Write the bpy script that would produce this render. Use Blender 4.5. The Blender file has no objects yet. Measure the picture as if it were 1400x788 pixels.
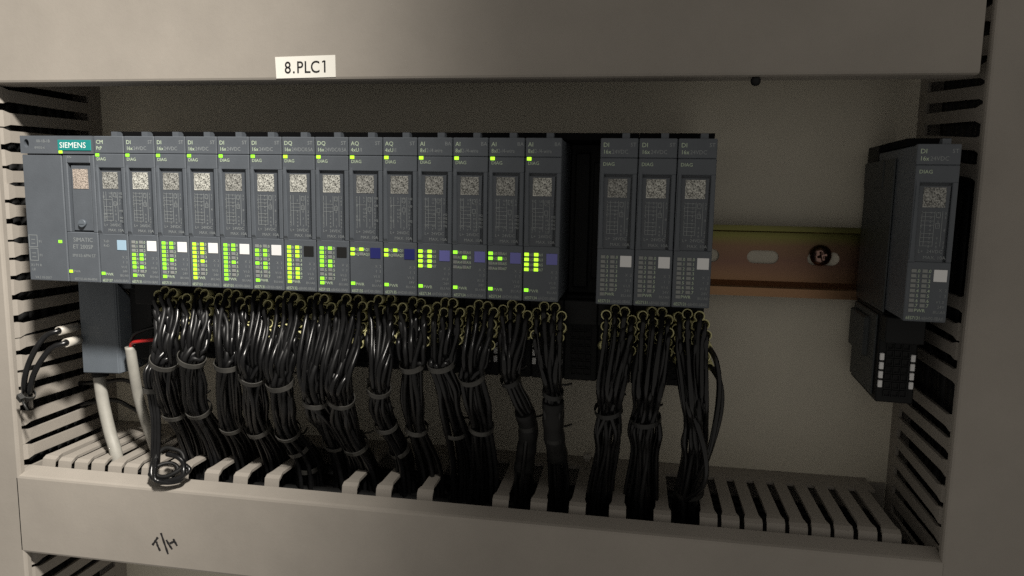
import bpy, bmesh, math, random
from mathutils import Vector, Matrix
random.seed(7)
S = 0.001                                   # everything below is written in millimetres
scene = bpy.context.scene
COL = scene.collection

# ------------------------------------------------------------------ camera, world, lamp, exposure
def make_camera():
    cam = bpy.data.cameras.new('camera')
    cam.sensor_width = 36.0; cam.lens = 36.0 * 1000 / 1400
    cam.clip_start = 0.01; cam.clip_end = 20
    o = bpy.data.objects.new('camera', cam); COL.objects.link(o)
    a, b, c = -0.170585, -0.130879, 0.016762
    fwd = Vector((math.sin(a) * math.cos(b), math.cos(a) * math.cos(b), math.sin(b)))
    r0 = Vector((math.cos(a), -math.sin(a), 0)); u0 = r0.cross(fwd)
    r = r0 * math.cos(c) + u0 * math.sin(c); u = u0 * math.cos(c) - r0 * math.sin(c)
    m = Matrix((r, u, -fwd)).transposed().to_4x4()
    m.translation = Vector((276.44, -294.79, 44.49)) * S
    o.matrix_world = m
    scene.camera = o
make_camera()

world = bpy.data.worlds.new('World'); scene.world = world; world.use_nodes = True
bg = world.node_tree.nodes['Background']
bg.inputs[0].default_value = (1.0, 0.945, 0.86, 1); bg.inputs[1].default_value = 0.25

def make_lamp():
    # the one lamp that lights the cabinet: above, in front and to the right, its beam on the lower left
    l = bpy.data.lights.new('ceiling_lamp', 'SPOT')
    l.energy = 66.0; l.color = (1.0, 0.95, 0.87)
    l.spot_size = math.radians(40); l.spot_blend = 1.0; l.shadow_soft_size = 0.035
    o = bpy.data.objects.new('ceiling_lamp', l); COL.objects.link(o)
    o.location = Vector((430, -420, 560)) * S
    d = Vector((-172, 20, -150)) * S - o.location
    o.rotation_euler = d.to_track_quat('-Z', 'Y').to_euler()
make_lamp()

scene.render.engine = 'CYCLES'
scene.cycles.use_denoising = False
scene.view_settings.view_transform = 'Standard'; scene.view_settings.look = 'None'
scene.view_settings.exposure = 0.0; scene.view_settings.gamma = 1.0
scene.view_settings.use_curve_mapping = False

# ------------------------------------------------------------------ materials
def mat(name, col, rough=0.5, metal=0.0, spec=0.5, var=0.0, scale=200.0, bump=0.0, bscale=900.0, emit=None, estr=0.0, coat=0.0, detail=6):
    m = bpy.data.materials.new(name); m.use_nodes = True
    nt = m.node_tree; b = nt.nodes['Principled BSDF']
    b.inputs['Base Color'].default_value = (*col, 1)
    b.inputs['Roughness'].default_value = rough
    b.inputs['Metallic'].default_value = metal
    b.inputs['Specular IOR Level'].default_value = spec
    if coat: b.inputs['Coat Weight'].default_value = coat
    if emit:
        b.inputs['Emission Color'].default_value = (*emit, 1); b.inputs['Emission Strength'].default_value = estr
    if var or bump:
        tc = nt.nodes.new('ShaderNodeTexCoord')
    if var:
        n = nt.nodes.new('ShaderNodeTexNoise'); n.inputs['Scale'].default_value = scale
        n.inputs['Detail'].default_value = detail; n.inputs['Roughness'].default_value = 0.65
        nt.links.new(tc.outputs['Object'], n.inputs['Vector'])
        cr = nt.nodes.new('ShaderNodeValToRGB')
        lo = 0.3 if detail > 2 else 0.38; cr.color_ramp.elements[0].position = lo; cr.color_ramp.elements[1].position = 1 - lo
        cr.color_ramp.elements[0].color = (*[c * (1 - var) for c in col], 1)
        cr.color_ramp.elements[1].color = (*[min(1, c * (1 + var)) for c in col], 1)
        nt.links.new(n.outputs['Fac'], cr.inputs['Fac']); nt.links.new(cr.outputs['Color'], b.inputs['Base Color'])
        mr = nt.nodes.new('ShaderNodeMapRange')
        mr.inputs['To Min'].default_value = max(0.02, rough - 0.1); mr.inputs['To Max'].default_value = min(1, rough + 0.1)
        nt.links.new(n.outputs['Fac'], mr.inputs['Value']); nt.links.new(mr.outputs['Result'], b.inputs['Roughness'])
    if bump:
        n2 = nt.nodes.new('ShaderNodeTexNoise'); n2.inputs['Scale'].default_value = bscale; n2.inputs['Detail'].default_value = 3
        nt.links.new(tc.outputs['Object'], n2.inputs['Vector'])
        bp = nt.nodes.new('ShaderNodeBump'); bp.inputs['Strength'].default_value = bump; bp.inputs['Distance'].default_value = 0.0002
        nt.links.new(n2.outputs['Fac'], bp.inputs['Height']); nt.links.new(bp.outputs['Normal'], b.inputs['Normal'])
    return m

M = {}
M['duct'] = mat('duct_pvc', (0.300, 0.273, 0.240), 0.55, var=0.11, scale=13, bump=0.15, bscale=700)
M['plate'] = mat('painted_plate', (0.70, 0.655, 0.545), 0.5, var=0.08, scale=14, bump=0.25, bscale=900)
M['housing'] = mat('anthracite_plastic', (0.086, 0.097, 0.112), 0.5, var=0.10, scale=60, bump=0.25, bscale=1500)
M['strip'] = mat('label_strip_plastic', (0.074, 0.083, 0.096), 0.45, var=0.1, scale=80, bump=0.1, bscale=1500)
M['dark'] = mat('black_plastic', (0.008, 0.0085, 0.009), 0.6, spec=0.25, var=0.25, scale=120, bump=0.2, bscale=1200)
M['adapter'] = mat('blue_grey_plastic', (0.105, 0.122, 0.142), 0.5, var=0.07, scale=60, bump=0.2, bscale=1500)
M['shade_black'] = mat('shade_black_plastic', (0.004, 0.004, 0.0045), 0.9, spec=0.08)  # base plastic painted darker for the shade above the modules
M['base_grey'] = mat('dark_grey_base_plastic', (0.040, 0.045, 0.047), 0.55, var=0.15, scale=60, bump=0.2, bscale=1500)
M['wire'] = mat('black_pvc_wire', (0.0055, 0.0055, 0.006), 0.27, spec=0.45, var=0.3, scale=150)
M['wire_grey'] = mat('worn_black_wire', (0.008, 0.008, 0.0085), 0.45, spec=0.35, var=0.4, scale=250)
M['wire_dull'] = mat('dull_black_sheath', (0.008, 0.008, 0.008), 0.55, spec=0.3, var=0.3, scale=150)
M['red'] = mat('red_pvc_wire', (0.55, 0.02, 0.02), 0.3)
M['cable'] = mat('grey_cable_sheath', (0.30, 0.29, 0.26), 0.55, var=0.12, scale=120)
M['tube'] = mat('white_marker_tube', (0.46, 0.43, 0.38), 0.45, var=0.06, scale=200)
M['sleeve'] = mat('yellowed_marker_sleeve', (0.74, 0.70, 0.36), 0.45, var=0.25, scale=90)
M['tie'] = mat('nylon_tie', (0.055, 0.053, 0.048), 0.45, var=0.4, scale=150)
M['tie_black'] = mat('black_nylon_tie', (0.012, 0.012, 0.011), 0.5)
M['paper'] = mat('white_label_tape', (0.82, 0.80, 0.74), 0.4, var=0.02, scale=60)
M['ink'] = mat('black_ink', (0.012, 0.011, 0.012), 0.5)
M['print'] = mat('led_tinted_print', (0.50, 0.60, 0.44), 0.6)  # green tint paints the status LED glow into the print
M['print_faint'] = mat('faint_grey_print', (0.24, 0.26, 0.265), 0.6)
M['print_white'] = mat('white_print', (0.80, 0.85, 0.84), 0.5)
M['teal'] = mat('teal_nameplate', (0.012, 0.22, 0.21), 0.4)
M['code'] = mat('speckled_grey_label', (0.22, 0.22, 0.205), 0.5, var=0.8, scale=2300, detail=1.5)
M['code_bright'] = mat('speckled_pale_label', (0.34, 0.34, 0.31), 0.5, var=0.8, scale=2300, detail=1.5)
M['code_warm'] = mat('speckled_warm_label', (0.34, 0.29, 0.25), 0.5, var=0.6, scale=2300, detail=1.5)
M['led_off'] = mat('unlit_led', (0.24, 0.25, 0.24), 0.4)
M['led_green'] = mat('green_led', (0.1, 0.3, 0.02), 0.4, emit=(0.30, 0.95, 0.03), estr=1.5)
M['led_lime'] = mat('lime_led', (0.2, 0.3, 0.02), 0.4, emit=(0.46, 1.0, 0.03), estr=1.5)
M['tag_white'] = mat('white_tag', (0.80, 0.80, 0.80), 0.5)
M['tag_black'] = mat('black_tag', (0.008, 0.008, 0.008), 0.5)
M['tag_blue'] = mat('dark_blue_tag', (0.018, 0.022, 0.16), 0.45)
M['tag_violet'] = mat('violet_tag', (0.16, 0.16, 0.46), 0.45)
M['tag_sky'] = mat('light_blue_tag', (0.32, 0.46, 0.58), 0.45)
M['screw'] = mat('screw_metal', (0.30, 0.19, 0.16), 0.2, metal=1.0, var=0.2, scale=300)

def rail_material():
    m = bpy.data.materials.new('yellow_zinc_rail'); m.use_nodes = True
    nt = m.node_tree; b = nt.nodes['Principled BSDF']
    b.inputs['Metallic'].default_value = 0.8; b.inputs['Roughness'].default_value = 0.33
    tc = nt.nodes.new('ShaderNodeTexCoord'); mp = nt.nodes.new('ShaderNodeMapping')
    mp.inputs['Scale'].default_value = (5, 20, 34)
    nt.links.new(tc.outputs['Object'], mp.inputs['Vector'])
    n = nt.nodes.new('ShaderNodeTexNoise'); n.inputs['Scale'].default_value = 1.0; n.inputs['Detail'].default_value = 5
    nt.links.new(mp.outputs['Vector'], n.inputs['Vector'])
    sep = nt.nodes.new('ShaderNodeSeparateXYZ'); nt.links.new(tc.outputs['Object'], sep.inputs[0])
    mr = nt.nodes.new('ShaderNodeMapRange')       # chromate film: olive on the upper half, pinkish lower down
    mr.inputs['From Min'].default_value = 0.0; mr.inputs['From Max'].default_value = 0.030
    nt.links.new(sep.outputs['Z'], mr.inputs['Value'])
    add = nt.nodes.new('ShaderNodeMath'); add.operation = 'MULTIPLY_ADD'; add.inputs[1].default_value = 0.7; 
    nt.links.new(n.outputs['Fac'], add.inputs[0]); nt.links.new(mr.outputs['Result'], add.inputs[2])
    sub = nt.nodes.new('ShaderNodeMath'); sub.operation = 'SUBTRACT'; sub.inputs[1].default_value = 0.35
    nt.links.new(add.outputs[0], sub.inputs[0])
    cr = nt.nodes.new('ShaderNodeValToRGB'); e = cr.color_ramp.elements
    e[0].position = 0.0; e[0].color = (0.36, 0.21, 0.11, 1); e[1].position = 1.0; e[1].color = (0.085, 0.075, 0.045, 1); x = e.new(0.9); x.color = (0.17, 0.165, 0.055, 1)
    x = e.new(0.4); x.color = (0.215, 0.122, 0.09, 1); x = e.new(0.62); x.color = (0.225, 0.14, 0.085, 1); x = e.new(0.78); x.color = (0.22, 0.21, 0.065, 1)
    nt.links.new(sub.outputs[0], cr.inputs['Fac']); nt.links.new(cr.outputs['Color'], b.inputs['Base Color'])
    return m
M['rail'] = rail_material()

# ------------------------------------------------------------------ helpers
class MB:
    """collects shapes (mm) and links them as ONE mesh object"""
    def __init__(s): s.v = []; s.f = []; s.sm = []
    def add(s, verts, faces, smooth=False):
        n = len(s.v); s.v += [tuple(v) for v in verts]
        s.f += [tuple(i + n for i in f) for f in faces]; s.sm += [smooth] * len(faces)
        return s
    def box(s, x0, x1, y0, y1, z0, z1, bev=0.0):
        bm = bmesh.new(); bmesh.ops.create_cube(bm, size=1)
        for v in bm.verts:
            v.co = ((x0 + x1) / 2 + v.co.x * (x1 - x0), (y0 + y1) / 2 + v.co.y * (y1 - y0), (z0 + z1) / 2 + v.co.z * (z1 - z0))
        if bev > 0: bmesh.ops.bevel(bm, geom=bm.edges[:], offset=bev, segments=1, affect='EDGES')
        s.bm(bm); return s
    def bm(s, bm, smooth=False):
        bm.verts.index_update()
        s.add([v.co.copy() for v in bm.verts], [[v.index for v in f.verts] for f in bm.faces], smooth); bm.free()
    def prism(s, prof, axis, a0, a1, smooth=False):
        """closed profile extruded; axis 'x': prof is (y,z); axis 'z': prof is (x,y)"""
        n = len(prof); vs = []
        for a in (a0, a1):
            for (p, q) in prof: vs.append((a, p, q) if axis == 'x' else (p, q, a))
        fs = [(i, (i + 1) % n, (i + 1) % n + n, i + n) for i in range(n)]
        s.add(vs, fs, smooth); s.add(vs[:n], [tuple(range(n))[::-1]]); s.add(vs[n:], [tuple(range(n))]); return s
    def tube(s, pts, r, sides=8, steps=6, cap=True, hollow=None):
        P = spline(pts, steps); rr = r if callable(r) else (lambda t: r)
        rings = sweep(P, rr, sides); n = len(rings); vs = [v for ring in rings for v in ring]
        fs = [(i * sides + j, i * sides + (j + 1) % sides, (i + 1) * sides + (j + 1) % sides, (i + 1) * sides + j)
              for i in range(n - 1) for j in range(sides)]
        s.add(vs, fs, True)
        if cap:
            s.add(rings[0], [tuple(range(sides))[::-1]]); s.add(rings[-1], [tuple(range(sides))])
        return s
    def mesh(s, name, m):
        me = bpy.data.meshes.new(name); me.from_pydata([(x * S, y * S, z * S) for x, y, z in s.v], [], s.f)
        me.polygons.foreach_set('use_smooth', s.sm); me.validate()
        bm = bmesh.new(); bm.from_mesh(me); bmesh.ops.remove_doubles(bm, verts=bm.verts, dist=1e-7)
        bmesh.ops.recalc_face_normals(bm, faces=bm.faces); bm.to_mesh(me); bm.free()
        me.materials.append(m); return me
    def build(s, name, m, parent=None): return link(name, s.mesh(name, m), parent)

def link(name, me, parent=None, loc=None):
    o = bpy.data.objects.new(name, me); COL.objects.link(o)
    if parent: o.parent = parent
    if loc is not None: o.location = Vector(loc) * S
    return o
def spline(pts, steps):
    P = [Vector(p) for p in pts]
    if len(P) == 2: return [P[0].lerp(P[1], i / steps) for i in range(steps + 1)]
    Q = [P[0] * 2 - P[1]] + P + [P[-1] * 2 - P[-2]]; out = []
    for i in range(1, len(Q) - 2):
        a, b, c, d = Q[i - 1:i + 3]
        for k in range(steps):
            t = k / steps
            out.append(0.5 * ((2 * b) + (c - a) * t + (2 * a - 5 * b + 4 * c - d) * t * t + (3 * b - a - 3 * c + d) * t ** 3))
    out.append(P[-1]); return out
def sweep(P, rr, sides):
    rings = []; n = len(P); up = None
    for i, p in enumerate(P):
        t = (P[min(i + 1, n - 1)] - P[max(i - 1, 0)]).normalized()
        if up is None: up = t.orthogonal().normalized()
        up = (up - t * up.dot(t)).normalized(); w = t.cross(up)
        r = rr(i / (n - 1))
        rings.append([p + (up * math.cos(2 * math.pi * k / sides) + w * math.sin(2 * math.pi * k / sides)) * r for k in range(sides)])
    return rings
def tag(o, label, cat, group=None, kind=None):
    if label: o['label'] = label
    if cat: o['category'] = cat
    if group: o['group'] = group
    if kind: o['kind'] = kind
    return o
def thing(name, label, cat, loc=(0, 0, 0), group=None):
    o = bpy.data.objects.new(name, None); COL.objects.link(o); o.location = Vector(loc) * S
    o.empty_display_size = 0.005
    return tag(o, label, cat, group)

_tc = {}
def glyphs(txt, bold=0.0):
    if (txt, bold) in _tc: return _tc[(txt, bold)]
    if True:
        c = bpy.data.curves.new('t', 'FONT'); c.body = txt; c.size = 1.0; c.resolution_u = 2 if not bold else 6; c.offset = bold
        o = bpy.data.objects.new('t', c); me = bpy.data.meshes.new_from_object(o)
        _tc[(txt, bold)] = ([v.co.copy() for v in me.vertices], [tuple(p.vertices) for p in me.polygons])
        bpy.data.objects.remove(o); bpy.data.curves.remove(c); bpy.data.meshes.remove(me)
    return _tc[(txt, bold)]
def put_text(mb, txt, x, z, h, y=-0.08, wx=1.0, bold=0.0, shear=0.0):
    """h = capital height; text on a plane facing -y"""
    vs, fs = glyphs(txt); k = h / 0.70
    mb.add([(x + v.x * k * wx + v.y * k * shear, y, z + v.y * k) for v in vs], fs)
    return x + max(v.x for v in vs) * k * wx if vs else x
def rect(mb, x0, x1, z0, z1, y=-0.08): mb.add([(x0, y, z0), (x1, y, z0), (x1, y, z1), (x0, y, z1)], [(0, 1, 2, 3)])

# ------------------------------------------------------------------ setting: mounting plate
o = MB().box(-130, 520, 86, 88, -230, 200).build('cabinet_back_wall', M['plate']); tag(o, None, None, kind='structure')

# ------------------------------------------------------------------ cable ducts
PITCH = 9.5
def finger_mesh(L=54.5, w=2.85, wh=3.8, t=1.4, name='finger'):
    """slot finger: runs along -Y from 0 to -L, width along X, outer face at z=0, head bent down at the tip"""
    st = [(0, w, 0), (L - 7.5, w, 0), (L - 4, wh, -0.3), (L - 1.8, wh, -1.4), (L - 0.6, wh, -7.5)]
    vs = []; n = len(st)
    for (a, hw, z) in st:
        vs += [(-hw, -a, z), (hw, -a, z), (hw, -a, z - t), (-hw, -a, z - t)]
    fs = []
    for i in range(n - 1):
        for j in range(4): fs.append((i * 4 + j, i * 4 + (j + 1) % 4, (i + 1) * 4 + (j + 1) % 4, (i + 1) * 4 + j))
    fs += [(0, 1, 2, 3), tuple(range(4 * (n - 1), 4 * n))]
    return MB().add(vs, fs).mesh(name, M['duct'])
FING = finger_mesh(); FING_SIDE = finger_mesh(61.0, 2.8, 3.9); FING_LOW = finger_mesh(47.5); FING_RIGHT = finger_mesh(60.0, 2.5, 3.6)
def put_finger(parent, loc, rot, tilt=0, me=None, j=1.0, lean=0.0):
    f = link('finger', me or FING, parent, loc); f.rotation_euler = (random.uniform(-.012, .012) * j, rot + random.uniform(-.02, .02) * j, tilt)
    if abs(rot) > 1: f.rotation_euler = (Matrix.Rotation(lean + random.uniform(-.018, .018) * j, 3, 'X') @ f.rotation_euler.to_matrix()).to_euler()
    return f

def cover_profile(front, back, lo, hi, t=1.5, lip=2.0):
    """U-shaped lid in a (depth, across) plane"""
    return [(back, hi - lip + 1.9), (front + 1.4, hi), (front + 0.4, hi - 0.5), (front, hi - 1.5), (front, lo + 1.5), (front + 0.4, lo + 0.5), (front + 1.4, lo),
            (back, lo), (back, lo + t), (front + t + 0.5, lo + t), (front + t, lo + t + 0.5), (front + t, hi - t - 0.5), (front + t + 0.5, hi - t), (back, hi - lip + 0.4)]

# lower duct: runs left-right below the racks
low = thing('cable_duct', 'horizontal grey slotted duct along the bottom, with T/H handwritten on its cover', 'cable duct', (187, 50, -122))
def L0(x, y, z): return (x - 187, y - 50, z + 122)
prof = [(20.5, -99.6), (13.4, -101.8), (12.3, -102.4), (12, -103.4), (12, -142), (12.4, -143), (13.4, -143.4), (24, -143.4), (24, -142), (14, -142),
        (13.5, -141.5), (13.5, -104), (14, -103.3), (20.5, -101.0)]
def shifted(prof, dy, dz): return [(a - dy, b - dz) for a, b in prof]
MB().prism(shifted(prof, 50, -122), 'x', -29.5 - 187, 403.5 - 187).build('cover', M['duct'], low)
mb = MB()
mb.box(*[c - 187 for c in (-28, 394)], 70 - 50, 85.8 - 50, -97.6 + 122, -96.2 + 122)            # solid rear strip of the top wall
mb.build('rear_strip', M['duct'], low)
MB().box(-28 - 187, 403 - 187, 84.2 - 50, 85.8 - 50, -142 + 122, -97.8 + 122).build('base_plate', M['duct'], low)
MB().box(-28 - 187, 403 - 187, 24.2 - 50, 84 - 50, -143.2 + 122, -141.8 + 122).build('bottom_wall', M['duct'], low)
left_f = [-20.9 + PITCH * i for i in range(9)]
mid_f = [70.8, 86.6, 103.9, 143.5, 160.8, 180.9, 217.7, 235.5, 253.9, 272.0, 291.4, 311.3]
right_f = [321.0 + 9.55 * i for i in range(8)]
for x in left_f + mid_f + right_f:
    put_finger(low, L0(x, 70.0, -96.2), 0, random.uniform(-.012, .012), FING_LOW)
# handwriting in black marker, lying on the cover
strokes = [[(45.4, -131.7), (47.1, -129.4), (48.6, -127.2)], [(47.7, -129.6), (48.3, -131.7), (49.5, -134.3)], [(50.4, -124.8), (52.2, -130.5), (53.8, -135.5)], [(53.2, -128.1), (54.6, -130.5), (56.2, -132.7)], [(57.0, -127.2), (57.8, -128.6), (58.9, -130.6)], [(55.0, -129.8), (56.1, -129.2), (57.2, -128.6)]]
mb = MB()
for k, st in enumerate(strokes):
    P = spline([(x - 187, 0, z + 122) for x, z in st], 6); y = 11.94 - 50 - 0.01 * k
    L = []
    for i, p in enumerate(P):
        t = (P[min(i + 1, len(P) - 1)] - P[max(i - 1, 0)]).normalized(); nn = Vector((-t.z, 0, t.x)) * (0.55 + 0.1 * math.sin(i * 1.3 + k))
        L += [p + nn, p - nn]
    mb.add([(v.x, y, v.z) for v in L], [(2 * i, 2 * i + 1, 2 * i + 3, 2 * i + 2) for i in range(len(P) - 1)])
o = mb.build('handwriting', M['ink'], low); o['label'] = 'T/H handwritten in black marker'

# left duct (vertical)
lef = thing('cable_duct', 'vertical grey slotted duct at the left edge, beside the rack', 'cable duct', (-55, 50, -30))
def vcover(x_in, x_out):       # profile in (x,y); inner edge has the lip
    s = 1 if x_out > x_in else -1
    return [(x_in + s * 0.2, 15.5), (x_in + s * 0.2, 13.4), (x_in + s * 0.6, 12.4), (x_in + s * 1.4, 12), (x_out, 12), (x_out, 13.5), (x_in + s * 2.0, 13.5), (x_in + s * 1.7, 14), (x_in + s * 1.7, 15.5)]
MB().prism([(x + 55, y - 50) for x, y in vcover(-27.6, -85)], 'z', -230 + 30, 89 + 30).build('cover', M['duct'], lef)
MB().box(-30.4 + 55, -29 + 55, 76.5 - 50, 85.8 - 50, -200, 130).build('rear_strip', M['duct'], lef)
MB().box(-85 + 55, -30.6 + 55, 84.2 - 50, 85.8 - 50, -200, 130).build('base_plate', M['duct'], lef)
MB().box(-86.4 + 55, -85.2 + 55, 13 - 50, 85.8 - 50, -200, 130).build('outer_wall', M['duct'], lef)
for i in range(-11, 31):
    z = 77.0 - 9.45 * i
    if z > 150 or z < -226: continue
    put_finger(lef, (-29 + 55, 76.5 - 50, z + 30), math.pi / 2, 0, FING_SIDE, 1.5)
# right duct (vertical)
rig = thing('cable_duct', 'vertical grey slotted duct at the right edge of the cabinet', 'cable duct', (440, 50, -30))
MB().prism([(x - 440, y - 50) for x, y in vcover(402.6, 490)], 'z', -200, 230).build('cover', M['duct'], rig)
MB().box(404 - 440, 405.4 - 440, 76.5 - 50, 85.8 - 50, -200, 230).build('rear_strip', M['duct'], rig)
MB().box(405.6 - 440, 490 - 440, 84.2 - 50, 85.8 - 50, -200, 230).build('base_plate', M['duct'], rig)
MB().box(490.2 - 440, 491.6 - 440, 13 - 50, 85.8 - 50, -200, 230).build('outer_wall', M['duct'], rig)
for i in range(-8, 28):
    z = 80.5 - 9.6 * i
    if 6 < z < 60 or i == 12: continue                   # fingers left out beside the lone module, to darken the shaded wall
    put_finger(rig, (404 - 440, 76.5 - 50, z + 30), -math.pi / 2, 0, FING_RIGHT, 1.8, 0.09 if z > 40 else 0.035)
# upper duct
upp = thing('cable_duct', 'wide horizontal grey duct across the top, carrying the 8.PLC1 label', 'cable duct', (150, 50, 130))
prof = [(24, 91.0), (13.4, 91.0), (12.3, 91.5), (12, 92.4), (12, 168), (12.4, 169), (13.4, 169.4), (24, 169.4), (24, 168), (14, 168), (13.5, 167.5), (13.5, 93), (14, 92.4), (24, 92.4)]
MB().prism(shifted(prof, 50, 130), 'x', -110 - 150, 399.3 - 150).build('cover', M['duct'], upp)
MB().box(-110 - 150, 398 - 150, 20 - 50, 85.8 - 50, 103 - 130, 104.5 - 130).build('lower_wall', M['duct'], upp)
MB().box(-110 - 150, 398 - 150, 84.2 - 50, 85.8 - 50, 104.7 - 130, 168 - 130).build('base_plate', M['duct'], upp)

# 8.PLC1 label tape
lab = MB().add([(-13.9, 0, 4.5), (13.9, 0, 5.0), (14.0, 0, -4.2), (-13.5, 0, -4.6), (-13.9, -.12, 4.5), (13.9, -.12, 5.0), (14.0, -.12, -4.2), (-13.5, -.12, -4.6)],
               [(3, 2, 1, 0), (4, 5, 6, 7), (0, 1, 5, 4), (1, 2, 6, 5), (2, 3, 7, 6), (3, 0, 4, 7)]).build('label_tape', M['paper'])
lab.location = Vector((130.9, 11.97, 96.5)) * S
tag(lab, 'small white label reading 8.PLC1 stuck on the upper duct cover', 'label')
mb = MB()
for i, ch in enumerate('8.PLC1'):
    vs, fs = glyphs(ch, 0.008); xs = [v.x for v in vs]; cx = (min(xs) + max(xs)) / 2; k = 5.0 / 0.7
    px = [-8.0, -5.2, -2.2, 1.2, 4.7, 9.1][i]
    mb.add([(px + (v.x - cx) * k * 0.88, -0.2, -2.35 + v.y * k + 0.015 * px) for v in vs], fs)
mb.add([(9.0, -0.21, 2.95), (9.05, -0.21, 2.3), (7.95, -0.21, 1.85), (7.9, -0.21, 2.45)], [(0, 1, 2, 3)])
mb.build('lettering', M['ink'], lab)

# black rivet hanging under the upper cover
mb = MB(); bm = bmesh.new(); bmesh.ops.create_uvsphere(bm, u_segments=14, v_segments=8, radius=2.0); mb.bm(bm, True)
mb.tube([(0, 0, 0), (0, 0.3, 3.4)], 1.1, 10, 3)
rv = mb.build('plastic_rivet', M['dark']); rv.location = Vector((319.5, 14.8, 89.5)) * S
tag(rv, 'small black rivet stub under the lower edge of the upper duct cover', 'rivet')

# ------------------------------------------------------------------ mounting rail
def rail():
    holes = [337.6 + 28.6 * k for k in range(-12, 3)]
    bm = bmesh.new(); E = []
    def loop(pts):
        vs = [bm.verts.new((x, 0, z)) for x, z in pts]
        for i in range(len(vs)): E.append(bm.edges.new((vs[i], vs[(i + 1) % len(vs)])))
    x0, x1 = -4.0, 386.5
    loop([(x0, 1.2), (x1, 1.2), (x1, 27.6), (x0, 27.6)])
    for hx in holes:
        if hx < x0 + 10 or hx > x1 + 3: continue
        h = 7.6; r = 3.3; pts = []
        if hx + h > x1 - 1: hx = x1 - 9
        for k in range(9): a = -math.pi / 2 + math.pi * k / 8; pts.append((hx + h - r + r * math.cos(a), 14.3 + r * math.sin(a)))
        for k in range(9): a = math.pi / 2 + math.pi * k / 8; pts.append((hx - h + r + r * math.cos(a), 14.3 + r * math.sin(a)))
        loop(pts)
    bmesh.ops.triangle_fill(bm, edges=E, use_beauty=True)
    r = bmesh.ops.extrude_face_region(bm, geom=bm.faces[:])
    for v in [g for g in r['geom'] if isinstance(g, bmesh.types.BMVert)]: v.co.y -= 1.0
    for v in bm.verts: v.co.y += 85.8
    mb = MB(); mb.bm(bm)
    # side webs and flanges
    mb.prism([(85.8, 27.65), (78.6, 27.9), (77.6, 28.4), (77.6, 30.2), (76.6, 30.2), (76.6, 27.6), (77.6, 26.9), (84.7, 26.6)], 'x', x0, x1)
    mb.prism([(85.8, 1.15), (78.6, -0.6), (77.6, -1.2), (77.6, -4.4), (76.3, -4.4), (76.3, -0.2), (76.9, 0.5), (78.9, 0.3), (84.7, 2.4)], 'x', x0, x1)
    o = mb.build('mounting_rail', M['rail'])
    tag(o, 'yellow zinc plated slotted rail holding the modules', 'mounting rail')
rail()
def screw():
    mb = MB(); R, H = 5.1, 4.2; seg = 64; rings = 14; vs = []
    for i in range(rings + 1):
        rr = R * i / rings; 
        for k in range(seg):
            a = 2 * math.pi * k / seg + 0.35; x, z = rr * math.cos(a), rr * math.sin(a)
            h = H * math.sqrt(max(0, 1 - (rr / R) ** 2 * 0.93)) 
            u, w = x * math.cos(.3) + z * math.sin(.3), -x * math.sin(.3) + z * math.cos(.3)
            if (abs(u) < 0.5 and abs(w) < 2.0) or (abs(w) < 0.5 and abs(u) < 2.0): h -= 1.2 * (1 - rr / 3.2)
            vs.append((x, -h, z))
    fs = [(i * seg + k, i * seg + (k + 1) % seg, (i + 1) * seg + (k + 1) % seg, (i + 1) * seg + k) for i in range(rings) for k in range(seg)]
    mb.add(vs, fs, True)
    mb.tube([(0, -0.8, 0), (0, 6, 0)], 2.6, 16, 2)
    o = mb.build('pan_head_screw', M['screw']); o.location = Vector((364.4, 83.9, 16.0)) * S
    tag(o, 'shiny cross-head screw fixing the bare stretch of rail', 'screw')
screw()
cl = MB().box(-1.9, 1.9, -2, 2, -1.4, 1.6, 0.4).box(-1.2, 1.2, -1.2, 6, -2.6, -1.5, 0.3).build('plastic_clip', M['tube'])
cl.location = Vector((254.4, 72, -91)) * S
tag(cl, 'tiny white plastic clip behind the lower duct, left of the unlit modules\' wires', 'clip')

# ------------------------------------------------------------------ input/output modules
HW = 7.32
def housing_mesh():
    mb = MB()
    mb.box(-HW, HW, 1.6, 56, 0.3, 65.6, 0.3)
    mb.box(-HW, HW, 0, 3.05, 0, 22.6, 0.3)                 # lower panel
    mb.box(-HW, HW, 0, 3.05, 52.0, 58.3, 0.3)              # panel under the title
    mb.box(-HW, HW, 0.2, 3.05, 58.4, 66, 0.3)            # title door
    # side rails of the label recess; the left one tapers and stands proud
    mb.add([(-HW, 0, 22.5), (-5.1, 0, 22.5), (-5.6, 0, 52.3), (-HW, 0, 52.3), (-HW, 3.05, 22.5), (-5.1, 3.05, 22.5), (-5.6, 3.05, 52.3), (-HW, 3.05, 52.3)],
           [(0, 1, 2, 3), (4, 7, 6, 5), (0, 3, 7, 4), (1, 5, 6, 2)])
    mb.add([(-7.0, -0.5, 24), (-5.5, -0.5, 24), (-5.9, -0.5, 50.5), (-6.7, -0.5, 50.5), (-7.2, 0.02, 22.8), (-5.2, 0.02, 22.8), (-5.6, 0.02, 53.5), (-6.9, 0.02, 53.5)],
           [(0, 1, 2, 3), (0, 4, 5, 1), (1, 5, 6, 2), (2, 6, 7, 3), (3, 7, 4, 0)])
    mb.box(5.5, HW, 0, 3.05, 22.5, 52.3, 0.3)
    return mb.mesh('housing', M['housing'])
HOUS = housing_mesh()
STRIP = MB().add([(-5.35, 0.3, 22.7), (4.3, 0.3, 22.7), (4.95, 0.3, 50.8), (-5.7, 0.3, 50.8), (-5.35, 3.05, 22.7), (4.3, 3.05, 22.7), (4.95, 3.05, 50.8), (-5.7, 3.05, 50.8)], [(0, 1, 2, 3), (0, 4, 5, 1), (1, 5, 6, 2), (2, 6, 7, 3), (3, 7, 4, 0)]).mesh('label_strip', M['strip'])
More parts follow.
